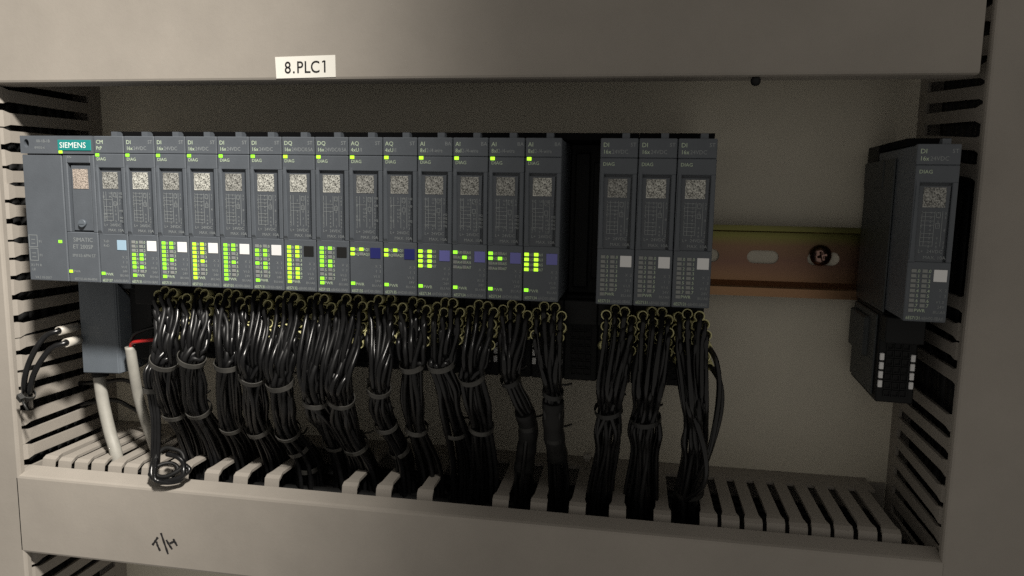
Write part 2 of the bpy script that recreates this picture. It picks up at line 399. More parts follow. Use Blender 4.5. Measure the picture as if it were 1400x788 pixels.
TAB = MB().prism([(1.0, 65.5), (4.6, 65.5), (4.6, 67.2), (3.6, 68.0), (1.0, 68.0)], 'x', 1.0, 3.9).mesh('latch_tab', M['housing'])
CODE = {k: MB().box(-4.0, 3.6, 0.16, 0.32, 42.9, 50.2).mesh('code_label', M[k]) for k in ('code', 'code_bright', 'code_warm')}
TAGM = {k: MB().box(-2.25, 2.25, -0.25, 0.1, -2.25, 2.25, 0.08).mesh('colour_tag', M[k]) for k in ('tag_white', 'tag_black', 'tag_blue', 'tag_violet', 'tag_sky')}
LED = {k: MB().box(-0.88, 0.88, -0.2, 0.1, -0.66, 0.66, 0.06).mesh('status_led', M[k]) for k in ('led_off', 'led_green', 'led_lime')}

def print_mesh(kind, seed):
    """glow-tinted and grey print of one module type, thin sheets a hair in front of the face"""
    A = MB(); F = MB(); rnd = random.Random(seed)
    t1, t2, t3 = {'CM': ('CM', 'PtP', ''), 'DI': ('DI', '16x24VDC', 'ST'), 'DQ': ('DQ', '16x24VDC/0.5A', 'ST'), 'AQ': ('AQ', '4xU/I', 'ST'), 'AI': ('AI', '8xI 2-/4-wire', 'BA')}[kind]
    yt = 0.17
    put_text(A, t1, -6.3, 62.6, 1.7, yt)
    put_text(F, t3, 4.3, 62.8, 1.5, yt)
    xe = put_text(A, t2[:3], -6.3, 60.0, 1.6, yt, 0.92)
    if t2[3:]: put_text(F, t2[3:].strip(), xe + 0.3, 60.0, 1.6, yt, 0.92 if len(t2) < 10 else 0.8)
    put_text(A, 'DIAG', -6.2, 55.3, 1.35, -0.08)
    # wiring diagram on the strip
    y = 0.2
    for cx in (-3.9, -2.7, 0.4, 3.0):
        rect(F, cx - 0.09, cx + 0.09, 28.5, 41.5, y)
    for i in range(9):
        z = 41.2 - i * 1.55
        for cx in (-4.3, -1.2, 1.4, 3.7):
            if rnd.random() < 0.8:
                put_text(F, rnd.choice('0123456789') if kind in ('DI', 'DQ') else rnd.choice(['U0', 'I1', 'M2', 'U3', '5', '7']), cx, z - 0.9, 0.95, y)
        if rnd.random() < 0.6: rect(F, -3.9, 0.4, z - 0.28, z - 0.12, y - 0.02)
    for z in (35.2, 39.2):
        rect(F, 0.9, 2.4, z, z + 0.2, y); rect(F, 0.9, 2.4, z + 1.7, z + 1.9, y); rect(F, 0.9, 1.1, z + 0.25, z + 1.65, y); rect(F, 2.2, 2.4, z + 0.25, z + 1.65, y)
    put_text(F, 'L+  24VDC', -4.3, 26.0, 1.25, y)
    put_text(F, 'MAX. 10A', -2.4, 23.7, 1.25, y)
    # lower panel
    if kind in ('DI', 'DQ'):
        for r in range(8):
            put_text(A, '.%d' % r, -4.0, 19.2 - 1.87 * r - 0.6, 1.2); put_text(A, '.%d' % r, -0.25, 19.2 - 1.87 * r - 0.6, 1.2)
    elif kind in ('AI', 'AQ'):
        for r in range(4 if kind == 'AI' else 2):
            for c in (0, 1): put_text(A, '%s%d' % (kind, 2 * r + c), -5.1 + 3.95 * c, 19.2 - 2.05 * r - 0.6, 1.15, wx=0.85)
    else:
        put_text(F, 'TxD', -5, 18.7, 1.1); put_text(F, 'RxD', -5, 16.7, 1.1)
    put_text(A, 'PWR', -3.9 if kind not in ('AI', 'AQ', 'CM') else -4.7, 3.6, 1.25)
    put_text(F, 'X  2', 4.0, 11.6, 1.1); put_text(F, '1  3', 4.2, 9.4, 1.1); put_text(F, 'V1.0', 3.3, 7.2, 1.1); put_text(F, '24V', 3.9, 5.3, 1.1); put_text(F, 'BU:A0', 2.6, 3.3, 1.1)
    num = {'CM': '6ES7137-6AA00-0BA0', 'DI': '6ES7131-6BH00-0BA0', 'DQ': '6ES7132-6BH00-0BA0', 'AQ': '6ES7135-6HD00-0BA1', 'AI': '6ES7134-6HD00-0BA1'}[kind]
    xe = put_text(A, num[:7], -6.5, 0.75, 1.25, wx=0.82); put_text(F, num[7:], xe + 0.2, 0.75, 1.25, wx=0.78)
    return A.mesh('printed_text', M['print']), F.mesh('printed_diagram', M['print_faint'])
PRINT = {k: print_mesh(k, i) for i, k in enumerate(('CM', 'DI', 'DQ', 'AQ', 'AI'))}

def io_module(x, kind, tagcol, leds, label, lit=True, col='led_green', code='code', group='input and output modules of the rack', y=0.0, rz=0.0, z=0.0, lt=()):
    t = thing('io_module', label, 'module', (x, y, z), group); t.rotation_euler.z = rz
    link('housing', HOUS, t); link('label_strip', STRIP, t); link('latch_tab', TAB, t); link('code_label', CODE[code], t)
    a, f = PRINT[kind]; link('printed_text', a, t)['kind'] = 'stuff'; link('printed_diagram', f, t)['kind'] = 'stuff'
    tz = {'AI': 17.5, 'AQ': 17.7}.get(kind, 17.6); tx = {'AI': 4.4, 'AQ': 4.2}.get(kind, 4.1)
    link('colour_tag', TAGM[tagcol], t, (tx, 0, tz))
    def led(lx, lz, on, c=None): link('status_led', LED[(c or col) if on else 'led_off'], t, (lx, 0, lz))
    if lit: led(-5.7, 57.7, True, 'led_lime' if kind in ('AI', 'AQ', 'DQ') else 'led_green'); 
    if kind in ('DI', 'DQ'):
        c1, c2 = leds
        for r in range(8):
            led(-4.95, 19.2 - 1.87 * r, c1[r] == '1'); led(-1.2, 19.2 - 1.87 * r, c2[r] == '1')
        led(-4.95, 4.2, lit)
    elif kind in ('AI', 'AQ'):
        for r, row in enumerate(leds):
            for c in (0, 1): led(-6.0 + 3.95 * c, 19.2 - 2.05 * r, row[c] == '1', 'led_lime' if kind == 'AQ' else None)
        led(-5.9, 4.5, lit, 'led_green')
    else: led(-5.9, 4.5, lit)
    return t
def MX(k): return 35 + 15 * k + 7.5
g1 = 'lit input and output modules of the main rack'
io_module(MX(0), 'CM', 'tag_sky', None, 'dark grey module with a light blue square tag, next to the interface module', group=g1)
digi = [('00011110', '00011010', 'led_green', 'code_bright', 'first white-tagged module from the left, next to the light blue tagged one'),
        ('11111110', '11001000', 'led_green', 'code', 'second white-tagged module from the left in the lit rack'),
        ('11111111', '11101000', 'led_lime', 'code_bright', 'third white-tagged module from the left, with its lights the yellowest'),
        ('11111111', '11001000', 'led_green', 'code', 'fourth white-tagged module from the left in the lit rack'),
        ('01101000', '01101100', 'led_green', 'code_bright', 'fifth white-tagged module from the left, beside the black-tagged ones')]
for i, (a, b_, c, q, lb) in enumerate(digi):
    io_module(MX(1 + i), 'DI', 'tag_white', (a, b_), lb, col=c, code=q, group=g1)
io_module(MX(6), 'DQ', 'tag_black', ('11111111', '11100111'), 'left one of the two black-tagged modules, most of its lights on', code='code_bright', col='led_lime', group=g1)
io_module(MX(7), 'DQ', 'tag_black', ('11111001', '10011000'), 'right one of the two black-tagged modules, fewer lights on', code='code_bright', group=g1)
io_module(MX(8), 'AQ', 'tag_blue', ('11', '10'), 'left one of the two modules with dark blue square tags', code='code', group=g1)
io_module(MX(9), 'AQ', 'tag_blue', ('11', '10'), 'right one of the two modules with dark blue square tags', code='code', group=g1)
io_module(MX(10), 'AI', 'tag_violet', ('11', '11', '11', '11'), 'leftmost violet-tagged module, all eight lights on', col='led_lime', group=g1)
io_module(MX(11), 'AI', 'tag_violet', ('10', '01', '00', '00'), 'second violet-tagged module from the left, only two channel lights on', group=g1)
io_module(MX(12), 'AI', 'tag_violet', ('10', '11', '00', '00'), 'third violet-tagged module from the left, three channel lights on', group=g1)
io_module(MX(13), 'AI', 'tag_violet', ('11', '11', '11', '11'), 'rightmost violet-tagged module, beside the empty black slot', col='led_lime', code='code_bright', group=g1)
g2 = 'unlit modules right of the empty slot'
for k, lb in ((15, 'unlit white-tagged module directly right of the empty black slot'), (16, 'middle one of the three unlit white-tagged modules standing together'),
              (17, 'unlit white-tagged module at the right end of the rack, beside the bare rail')):
    io_module(MX(k), 'DI', 'tag_white', ('00000000', '00000000'), lb, lit=False, code='code_bright' if k != 15 else 'code', group=g2)
io_module(383.6, 'DI', 'tag_white', ('00000000', '00000000'), 'lone unlit module on its own base at the far right end of the rail', lit=False, code='code', group=None, z=-1.6, rz=-0.062)

# ------------------------------------------------------------------ base units with terminals
def base_meshes():
    mb = MB()
    mb.box(-7.4, 7.4, 57, 77.3, -30, 69.2, 0.4)                       # spine against the rail
    mb.box(-7.4, 7.4, 30, 77.3, -40, -1.2, 0.5)                        # terminal block
    mb.box(-7.4, 7.4, 22, 30.3, -13, -2.2, 0.4)
    body = mb.mesh('base_body', M['dark'])
    global SHELF
    SHELF = MB().box(-7.45, 7.45, 14, 56.8, 66.2, 69.1, 0.1).mesh('top_shelf', M['shade_black'])
    g = MB()
    for c in (-3.1, 0.0, 3.1):
        for r in range(7):
            z = -15.5 - 3.4 * r
            # raised square frame round every terminal opening
            for (x0, x1, z0, z1) in ((c - 1.4, c + 1.4, z + 1.1, z + 1.45), (c - 1.4, c + 1.4, z - 1.45, z - 1.1), (c - 1.4, c - 1.05, z - 1.08, z + 1.08), (c + 1.05, c + 1.4, z - 1.08, z + 1.08)):
                g.box(x0, x1, 29.2, 30.1, z0, z1)
    grid = g.mesh('terminal_grid', M['dark'])
    tab = MB().box(-0.85, 0.85, 28.9, 30.1, -1.5, 1.5, 0.2).mesh('label_tab', M['tag_white'])
    return body, grid, tab
BODY, GRID, LTAB = base_meshes()
def base_unit(x, label, tabs=False, group='black terminal bases under the modules', z=0.0):
    t = thing('base_unit', label, 'terminal base', (x, 0, z), group)
    link('base_body', BODY, t); link('top_shelf', SHELF, t); link('terminal_grid', GRID, t)['kind'] = 'stuff'
    if tabs:
        for sx in (-6.1, 5.9):
            for r in range(4): link('label_tab', LTAB, t, (sx, 0, -20.2 - 3.9 * r))
    return t
bl = {0: 'the light blue tagged module', 1: 'the first white-tagged module', 2: 'the second white-tagged module', 3: 'the third white-tagged module', 4: 'the fourth white-tagged module', 5: 'the fifth white-tagged module',
      6: 'the left black-tagged module', 7: 'the right black-tagged module', 8: 'the left dark blue tagged module', 9: 'the right dark blue tagged module', 10: 'the leftmost violet-tagged module', 11: 'the second violet-tagged module',
      12: 'the third violet-tagged module', 13: 'the rightmost violet-tagged module', 15: 'the unlit module next to the empty slot', 16: 'the middle unlit module', 17: 'the unlit module at the right rack end'}
for k in range(18):
    if k == 14: continue
    base_unit(MX(k), 'black terminal base under ' + bl[k], tabs=(k in (7, 10, 11, 13)))
t = base_unit(MX(14), 'black empty base between the lit and the unlit modules', group=None)
mb = MB(); mb.box(-7.3, 7.3, 38, 56.8, -1.0, 66, 0.4); mb.box(-5.0, 1.5, 35, 38.2, 2, 62, 0.5); mb.box(3.0, 6.0, 36, 38.2, 6, 58, 0.4)
mb.build('empty_socket', M['dark'], t)
t = base_unit(383.6, 'black terminal base with white tabs under the lone far right module', tabs=True, group=None, z=-1.6)
t.rotation_euler.z = -0.062
mb = MB(); mb.box(-10.2, -7.5, 46, 76, -24, -6, 0.8); mb.box(-8.6, -7.5, 42, 76, 50, 62, 0.5); mb.box(-8.2, -7.5, 26, 76, -1, 62, 0.3); mb.box(-8.4, -7.5, 34, 76, -38, -3, 0.4)
mb.build('side_clip', M['base_grey'], t)

# ------------------------------------------------------------------ interface module (left end)
def interface_module():
    t = thing('interface_module', 'wide dark grey interface module with a teal nameplate at the left rack end', 'module', (17, 0, 0))
    X = lambda x: x - 17
    x0, x1 = X(-2.0), X(34.75)
    mb = MB()
    mb.box(x0, x1, 3, 60, 0.3, 65.6, 0.3)
    mb.box(x0, X(18.4), 0, 3.05, 0, 57.6, 0.35)                                    # left panel
    mb.box(X(18.8), x1, 0, 3.05, 0, 23.0, 0.35)
    mb.box(X(18.8), X(21.1), 0, 3.05, 22.9, 57.6, 0.35); mb.box(X(32.6), x1, 0, 3.05, 22.9, 57.6, 0.35)
    mb.box(X(20.8), X(32.8), 0, 3.05, 54, 57.6, 0.3)
    # title strip with a round hole at its left end
    bm = bmesh.new(); E = []
    def loop(pts):
        vs = [bm.verts.new((x, -0.4, z)) for x, z in pts]
        for i in range(len(vs)): E.append(bm.edges.new((vs[i], vs[(i + 1) % len(vs)])))
    loop([(x0, 58.1), (x1, 58.1), (x1, 66), (x0, 66)])
    loop([(X(1.2) + 1.35 * math.cos(2 * math.pi * k / 18), 62.6 + 1.9 * math.sin(2 * math.pi * k / 18)) for k in range(18)])
    bmesh.ops.triangle_fill(bm, edges=E, use_beauty=True)
    r = bmesh.ops.extrude_face_region(bm, geom=bm.faces[:])
    for v in [g for g in r['geom'] if isinstance(g, bmesh.types.BMVert)]: v.co.y += 2.6
    mb.bm(bm)
    mb.build('housing', M['housing'], t)
    MB().box(X(22.0), X(32.0), 1.0, 3.05, 23.6, 53.0, 0.25).build('label_strip', M['housing'], t)
    MB().box(X(23.0), X(30.6), 0.8, 1.05, 42.6, 51.4).build('code_label', M['code_warm'], t)
    mb = MB().tube([(X(26.9), 1.2, 27.0), (X(26.9), -0.3, 27.0)], 1.7, 20, 2); mb.box(X(25.6), X(28.2), -0.5, -0.25, 26.7, 27.3)
    mb.build('release_knob', M['adapter'], t)
    np_ = MB().box(X(17.5), X(34.2), -0.75, -0.35, 59.5, 64.2, 0.1).build('nameplate', M['teal'], t)
    mb = MB(); put_text(mb, 'SIEMENS', X(18.5), 60.7, 2.45, -0.84, 1.03); mb.build('lettering', M['print_white'], np_)
    mb = MB()
    put_text(mb, 'SIMATIC', X(22.0), 18.6, 1.9); put_text(mb, 'ET 200SP', X(21.6), 15.4, 1.9); put_text(mb, 'IM155-6PN ST', X(21.2), 11.6, 1.4)
    put_text(mb, '6ES7155-6AU00-0BN0', X(21.5), 1.0, 1.1, wx=.8)
    put_text(mb, '00-1B-1B', X(6.5), 63.0, 1.3, -0.48); put_text(mb, 'IM155-6', X(5.4), 60.2, 1.1, -0.48)
    put_text(mb, 'RN', X(21.4), 57.9 - 1.8, 1.1); put_text(mb, 'PWR', X(21.4), 4.4, 1.1)
    # printed port frames at the lower left
    for (zz, hh) in ((15.5, 5.4), (9.2, 5.6)):
        a, b2 = X(-1.2), X(3.3)
        rect(mb, a, b2, zz, zz + .25); rect(mb, a, b2, zz + hh, zz + hh + .25); rect(mb, a, a + .25, zz + .28, zz + hh - .03); rect(mb, b2 - .25, b2, zz + .28, zz + hh - .03)
        rect(mb, a + 1.2, b2 - 1.2, zz + 1.6, zz + 1.85); rect(mb, a + 1.2, b2 - 1.2, zz + 3.4, zz + 3.65); put_text(mb, 'P1', X(3.9), zz + 2, 1.2)
    put_text(mb, 'X1 P1 R', X(-1), 6.6, 1.2); put_text(mb, 'LK', X(-0.4), 4.6, 1.2); put_text(mb, 'V4.2 10-2017', X(1), 1.0, 1.1)
    mb.build('printed_text', M['print_faint'], t)['kind'] = 'stuff'
    for (lx, lz, c) in ((18.6, 58.9, 'led_lime'), (15.2, 18.4, 'led_green'), (19.9, 4.9, 'led_lime')):
        link('status_led', LED[c], t, (X(lx), -0.42 if lz > 58 else 0, lz))
interface_module()

# blue-grey adapter hanging under it
def adapter():
    t = thing('bus_adapter', 'plain blue-grey plastic adapter hanging under the interface module', 'adapter', (8, 40, -52))
    q = [(-3.1, 30), (17.6, 30), (18.6, 30.6), (23.5, 40), (24.5, 62), (-3.1, 62)]            # plan outline
    vs = []
    bot = [-51.8, -51.0, -51.0, -49.5, -45, -51.8]; top = [-3.2, -3.2, -3.4, -18, -30, -3.2]
    for i, (x, y) in enumerate(q): vs.append((x - 8, y - 40, bot[i] + 52))
    for i, (x, y) in enumerate(q): vs.append((x - 8, y - 40, top[i] + 52))
    n = 6; bm = bmesh.new(); V = [bm.verts.new(v) for v in vs]
    for i in range(n): bm.faces.new((V[i], V[(i + 1) % n], V[(i + 1) % n + n], V[i + n]))
    bm.faces.new(V[:n][::-1]); bm.faces.new(V[n:])
    bmesh.ops.recalc_face_normals(bm, faces=bm.faces)
    bmesh.ops.bevel(bm, geom=bm.edges[:], offset=0.5, segments=2, affect='EDGES')
    mb = MB(); mb.bm(bm); mb.build('adapter_body', M['adapter'], t)
    MB().box(-8, 16, -6, 24, 44.5, 51.6, 0.4).build('collar', M['housing'], t)
    MB().tube([(-9.5, 0, 0.6), (-9.0, -0.5, -4)], 4.2, 14, 3).build('cable_gland', M['dark'], t)
adapter()
o = MB().box(-17, 15, -20, 20, -20, 20, 0.6).build('shade_block', M['dark']); o.location = Vector((38, 56, -24)) * S  # added black block, stands in for the module shadow beside the adapter
tag(o, 'black block added for the dark shade right of the blue-grey adapter', 'shade block')

# ------------------------------------------------------------------ wire bundles
def disc(n, r):
    """n packed offsets in a disc, spacing about 2r"""
    out = []
    for i in range(n):
        a = i * 2.39996; q = r * 0.98 * math.sqrt(i + 0.3); out.append((q * math.cos(a), q * math.sin(a)))
    return out
def sleeve_mesh(ro=2.2, ri=1.74, L=7.0, n=16):
    vs = []
    for (rr, y) in ((ro, L), (ro, 0.15), (ro - .12, 0), (ri, 0), (ri, L)):
        for k in range(n):
            a = 2 * math.pi * k / n; vs.append((rr * math.cos(a), y, rr * math.sin(a)))
    fs = [(i * n + k, i * n + (k + 1) % n, ((i + 1) % 5) * n + (k + 1) % n, ((i + 1) % 5) * n + k) for i in range(5) for k in range(n)]
    return MB().add(vs, fs, True).mesh('marker_sleeve', M['sleeve'])
SLV = sleeve_mesh()
def tie_part(parent, c, tdir, rx, ry, m, head_ang):
    """band round a bundle plus its lock head; c is in the parent's frame"""
    t = (Vector(tdir).normalized() + Vector((random.uniform(-.22, .22), random.uniform(-.15, .15), 0))).normalized(); ex = Vector((1, 0, 0)); ex = (ex - t * ex.dot(t)).normalized(); ey = t.cross(ex)
    n = 26; vs = []
    for (dr, dt) in ((-0.1, -1.2), (0.3, -1.2), (0.3, 1.2), (-0.1, 1.2)):
        for k in range(n):
            a = 2 * math.pi * k / n; vs.append(Vector(c) + ex * (rx + dr) * math.cos(a) + ey * (ry + dr) * math.sin(a) + t * dt)
    fs = [(i * n + k, i * n + (k + 1) % n, ((i + 1) % 4) * n + (k + 1) % n, ((i + 1) % 4) * n + k) for i in range(4) for k in range(n)]
    mb = MB().add(vs, fs)
    d = ex * math.cos(head_ang) * (rx + 1.3) + ey * math.sin(head_ang) * (ry + 1.3)
    hx = Vector((-d.y, d.x, 0)).normalized() if abs(d.x) + abs(d.y) > 0.01 else ex
    nrm = d.normalized(); hx = t.cross(nrm)
    vs = []
    for a in (-1.6, 1.6):
        for b2 in (-1.7, 1.7):
            for c2 in (-1.3, 0.9): vs.append(Vector(c) + d + hx * a + t * b2 + nrm * c2)
    mb.add(vs, [(0, 1, 3, 2), (4, 6, 7, 5), (0, 4, 5, 1), (2, 3, 7, 6), (0, 2, 6, 4), (1, 5, 7, 3)])
    tail = Vector(c) + d + hx * 1.9
    mb.tube([tail, tail + hx * 3 + nrm * 0.6, tail + hx * 5.5 + nrm * 0.4 - t * 1.5], 0.55, 6, 3)
    mb.build('cable_tie', m, parent)

def bundle(idx, xm, ctr, n, label, ties, wr=1.15, sheath=None, spread=1.0, rows=None, flat=1.0, tie_mat='tie', straggle=0):
    rnd = random.Random(100 + idx)
    base = Vector(ctr[-1]); base.z = -98
    t = thing('wire_bundle', label, 'wires', base, 'bundles of black wires from the modules down to the duct')
    C = [Vector(c) for c in ctr]; end = Vector((C[-1].x, C[-1].y + 3, -126))
    off = disc(n, wr); rnd.shuffle(off)
    # terminal positions: two staggered columns
    pos = []
    k = 0
    # a few at the top, the others down the left and right columns
    spots = [(-1.6, -4.4), (2.6, -4.8), (-5.2, -7.0), (5.4, -8.2), (-5.6, -11.2), (5.6, -12.6), (-5.2, -15.6), (5.3, -17.0), (-1.2, -9.0), (2.2, -10.0),
             (-5.4, -20.0), (5.4, -21.4), (-1.8, -14), (1.8, -15), (-4, -24), (4, -25.5), (0, -19), (0, -23), (-2, -27), (2, -28)]
    if n <= 8: spots = [(q * 0.8, w) for q, w in spots]
    for q, w in spots[:n]: pos.append((xm + 2 + q + rnd.uniform(-.5, .5), w + rnd.uniform(-.7, .7)))
    # sort so that wires cross little: left terminals take left offsets
    pos.sort(key=lambda q: q[0]); off.sort(key=lambda q: q[0])
    for i in range(n):
        xs, zs = pos[i]; ox, oy = off[i]; ox *= spread; oy *= flat
        ys = 15.5 + rnd.uniform(-2.5, 2.5) + 0.12 * zs
        jit = lambda s: Vector((rnd.uniform(-s, s), rnd.uniform(-s, s), 0))
        P = [Vector((xs, 32, zs - 0.6)), Vector((xs, ys + 1.2, zs - 0.2)), Vector((xs, ys - 1.2, zs - 0.5))]
        k0 = max(0.0, min(1.0, (-zs - 4) / 22))
        P.append(Vector((xs + (C[0].x - xs) * 0.06, ys - 3.4, zs - 3.2)))
        arc = Vector((xs + (C[0].x + ox * 1.2 - xs) * rnd.uniform(.25, .45), min(ys - 3.0, C[0].y + 5 + oy * 0.5), min(zs - 9.0, -14 + rnd.uniform(-1.5, 1.5))))
        P.append(arc)
        if arc.z - C[1].z > 16: P.append(Vector((C[0].x * .6 + C[1].x * .4 + ox * 1.2, C[0].y - 1 + oy * 0.9, (arc.z + C[1].z) / 2)) + jit(.4))
        rot = rnd.uniform(-.9, .9); ox2, oy2 = ox * math.cos(rot) - oy * math.sin(rot), ox * math.sin(rot) + oy * math.cos(rot)
        P.append(C[1] + Vector((ox, oy, 0)) + jit(.3))
        P.append((C[1] + C[2]) * .5 + Vector((ox2 * 1.2, oy2 * 1.1 - 1.0, 0)) + jit(1.1))
        for c in C[2:]: P.append(c + Vector((ox2, oy2, 0)) * (1.05 if c is C[2] else 1.3) + jit(.8 if c is C[2] else 1.6))
        P.append(end + Vector((ox * 1.3, oy * 1.4, 0)))
        q = [p - base for p in P]
        MB().tube(q, wr * rnd.uniform(.78, 1.06), 8, 4, cap=False).build('wire', M['wire' if rnd.random() < .6 else 'wire_grey'], t)
        s = link('marker_sleeve', SLV, t); s.location = (Vector((xs, ys, zs)) - base) * S
        s.rotation_euler = (math.radians(rnd.uniform(-16, -4)), 0, math.radians(rnd.uniform(-4, 14)))
    R = wr * 0.98 * math.sqrt(n) + wr * 0.75
    P = spline([c - base for c in C] + [end - base], 20)
    full = [c - base for c in C]
    for (seg, fr, ha) in ties:
        i = int((seg + fr) * 20); p = P[i]; d = P[min(i + 1, len(P) - 1)] - P[max(i - 1, 0)]
        tie_part(t, p, d, R * spread, R * flat, M[tie_mat], ha)
    if sheath:
        a, b2 = sheath; mb = MB(); mb.tube(P[int(a * 20):int(b2 * 20) + 1][::4], lambda u: R * (1.03 + 0.05 * math.sin(u * 21)), 14, 3); mb.build('sheath', M['wire_dull'], t)
    return t
H1 = -math.pi / 2
BUN = [
 (MX(1), [(63.6, 4, -20.7), (59.2, 8, -37.0), (50.0, 26, -65.1), (48.8, 42, -90.2)], 14, 'leftmost glossy black wire bundle, under the first white-tagged module', [(1, 0, H1 - .5), (2, .1, H1)]),
 (MX(2), [(78.4, 4, -20.0), (73.6, 8, -34.8), (64.3, 26, -64.9), (64.3, 43, -91.8)], 14, 'second glossy black wire bundle from the left, under the second white-tagged module', [(1, 0, H1 - .9), (2, 0, H1 - .6)]),
 (MX(3), [(95.4, 4, -19.2), (92.1, 8, -36.2), (79.5, 30, -73.0), (79.0, 45, -93.3)], 13, 'glossy black wire bundle under the third white-tagged module', [(1, 0, H1), (2, 0, H1 - .4)]),
 (MX(4), [(107.6, 4, -20.2), (103.4, 9, -41.3), (94.3, 29, -72.8), (94.3, 45, -94.9)], 13, 'black wire bundle under the fourth white-tagged module', [(1, 0, H1 + .6), (2, .05, H1 - .9)]),
 (MX(5), [(120.9, 4, -21.2), (117.0, 9, -43.9), (110.0, 29, -73.8), (112.5, 44, -95.0)], 14, 'black wire bundle with four ties under the fifth white-tagged module', [(1, 0, H1), (2, 0, H1 - .7), (2, .55, H1 - .6), (3, .1, H1 - .5)]),
 (MX(6), [(136.6, 4, -20.4), (132.0, 14, -52.6), (131.9, 30, -72.9), (131.6, 46, -95.7)], 12, 'black wire bundle under the left black-tagged module', [(1, 0, H1), (2, .3, H1 - .5)]),
 (MX(7), [(149.6, 4, -19.8), (144.2, 14, -51.1), (142.3, 32, -76.5), (145.4, 46, -96.5)], 14, 'black wire bundle under the right black-tagged module', [(1, 0, H1 - .8), (2, .2, H1)]),
 (MX(8), [(167.4, 5, -20.7), (163.4, 12, -44.8), (161.0, 28, -66.9), (164.0, 45, -91.5)], 8, 'black wire bundle under the left dark blue tagged module', [(1, 0, H1 - .9), (2, 0, H1 - .7), (2, .7, H1)]),
 (MX(9), [(181.7, 6, -20.2), (179.5, 10, -32.6), (175.6, 30, -67.9), (178.5, 45, -93.4)], 8, 'thin black wire bundle under the right dark blue tagged module', [(1, 0, H1 - .9), (2, .0, H1 - .7)]),
 (MX(10), [(194.8, 5, -19.3), (193.4, 8, -30.7), (193.8, 22, -55.3), (195.0, 42, -87.1)], 11, 'black wire bundle under the leftmost violet-tagged module', [(1, 0, H1 - .5), (2, .4, H1)]),
 (MX(11), [(208.4, 5, -18.6), (206.7, 10, -35.6), (207.4, 28, -64.2), (206.2, 42, -93.7)], 11, 'black wire bundle under the second violet-tagged module', [(1, 0, H1), (2, 0, H1 - .6)]),
 (MX(12), [(224.1, 6, -19.6), (223.6, 12, -36.7), (229.4, 28, -61.9), (225.7, 40, -91.2)], 7, 'kinked narrow black wire bundle under the third violet-tagged module', [(1, 0, H1), (2, .0, H1)]),
 (MX(13), [(241.3, 6, -18.7), (242.1, 14, -41.7), (242.0, 22, -62.1), (243.4, 40, -89.7)], 8, 'narrow black wire bundle under the rightmost violet-tagged module', [(1, 0, H1), (2, .1, H1)]),
 (MX(15), [(267.5, 6, -17.3), (266.2, 18, -48.8), (265.2, 30, -73.4), (262.2, 40, -99.0)], 15, 'thick black wire bundle under the unlit module beside the empty slot', [(1, 0, H1)]),
 (MX(16), [(283.1, 5, -19.3), (282.6, 18, -47.6), (282.3, 30, -72.1), (282.1, 40, -100.8)], 17, 'thickest black wire bundle, under the middle unlit module', [(1, .2, H1)]),
 (MX(17), [(299.4, 5, -24.5), (303.2, 18, -53.0), (304.2, 28, -73.0), (303.8, 40, -102.4)], 15, 'loose black wire bundle at the right end of the rack, with stray loops', [(2, .6, H1)])]
for i, (xm, c, n, lb, ties) in enumerate(BUN):
    black = i >= 11
    t = bundle(i, xm, c, n + (4 if i < 11 else 2), lb, ties, tie_mat='tie_black' if black else 'tie', sheath={11: (1.7, 2.9), 12: (1.2, 2.6)}.get(i), wr=1.22 if i < 11 else 1.2, spread=1.04 if i not in (11, 12) else 0.95)
    if i == 15:
        bs = t.location / S
        for P in ([(306, 24, -18), (310, 12, -24), (311.5, 10, -38), (309.5, 14, -62), (305, 30, -88), (304, 40, -110)],
                  [(307, 24, -26), (312, 14, -33), (313, 14, -46), (310, 20, -66), (306, 34, -90), (305, 44, -112)],
                  [(297, 22, -22), (300, 8, -40), (307, 8, -62), (308, 18, -80), (301, 34, -96), (300, 44, -112)]):
            MB().tube([Vector(p) - bs for p in P], 1.2, 8, 6).build('wire', M['wire'], t)
            s = link('marker_sleeve', SLV, t); s.location = (Vector(P[0]) + Vector((0.8, -5, -2)) - bs) * S; s.rotation_euler = (0.5, 0, 0.25)

# ------------------------------------------------------------------ cables at the left
def single(name, parts, label, cat, base):
    t = thing(name, label, cat, base) if len(parts) > 1 else None
    for (pn, pts, r, m, sides) in parts:
        o = MB().tube([Vector(p) - Vector(base) for p in pts], r, sides, 8).build(pn if t else name, M[m], t)
        if not t: o.location = Vector(base) * S; tag(o, label, cat)
single('data_cable', [('c', [(-1.6, 39, -50.5), (0.7, 38, -67.3), (5.6, 36, -84.3), (10.6, 34, -97), (13, 34, -122)], 3.0, 'cable', 16)],
       'thick pale grey cable coming straight down from the blue-grey adapter', 'cable', (10, 34, -122))
single('power_cable', [('cable_sheath', [(27.2, 27.0, -35.7), (27.8, 28.0, -48.6), (27.2, 32.0, -65.8), (28.0, 38.0, -86.1), (29.5, 44.0, -105.4)], 2.5, 'cable', 14),
                       ('red_core', [(27.2, 27.2, -36.7), (29.2, 26, -33.7), (34.2, 25, -32.2), (46, 32, -31.5)], 0.9, 'red', 8),
                       ('black_core', [(27.0, 27.4, -36.7), (28.2, 26.5, -32.7), (33.2, 26, -27.7), (46, 32, -24)], 0.8, 'wire', 8)],
       'thinner grey cable with a red core, curving down right of the adapter', 'cable', (21, 52, -120))
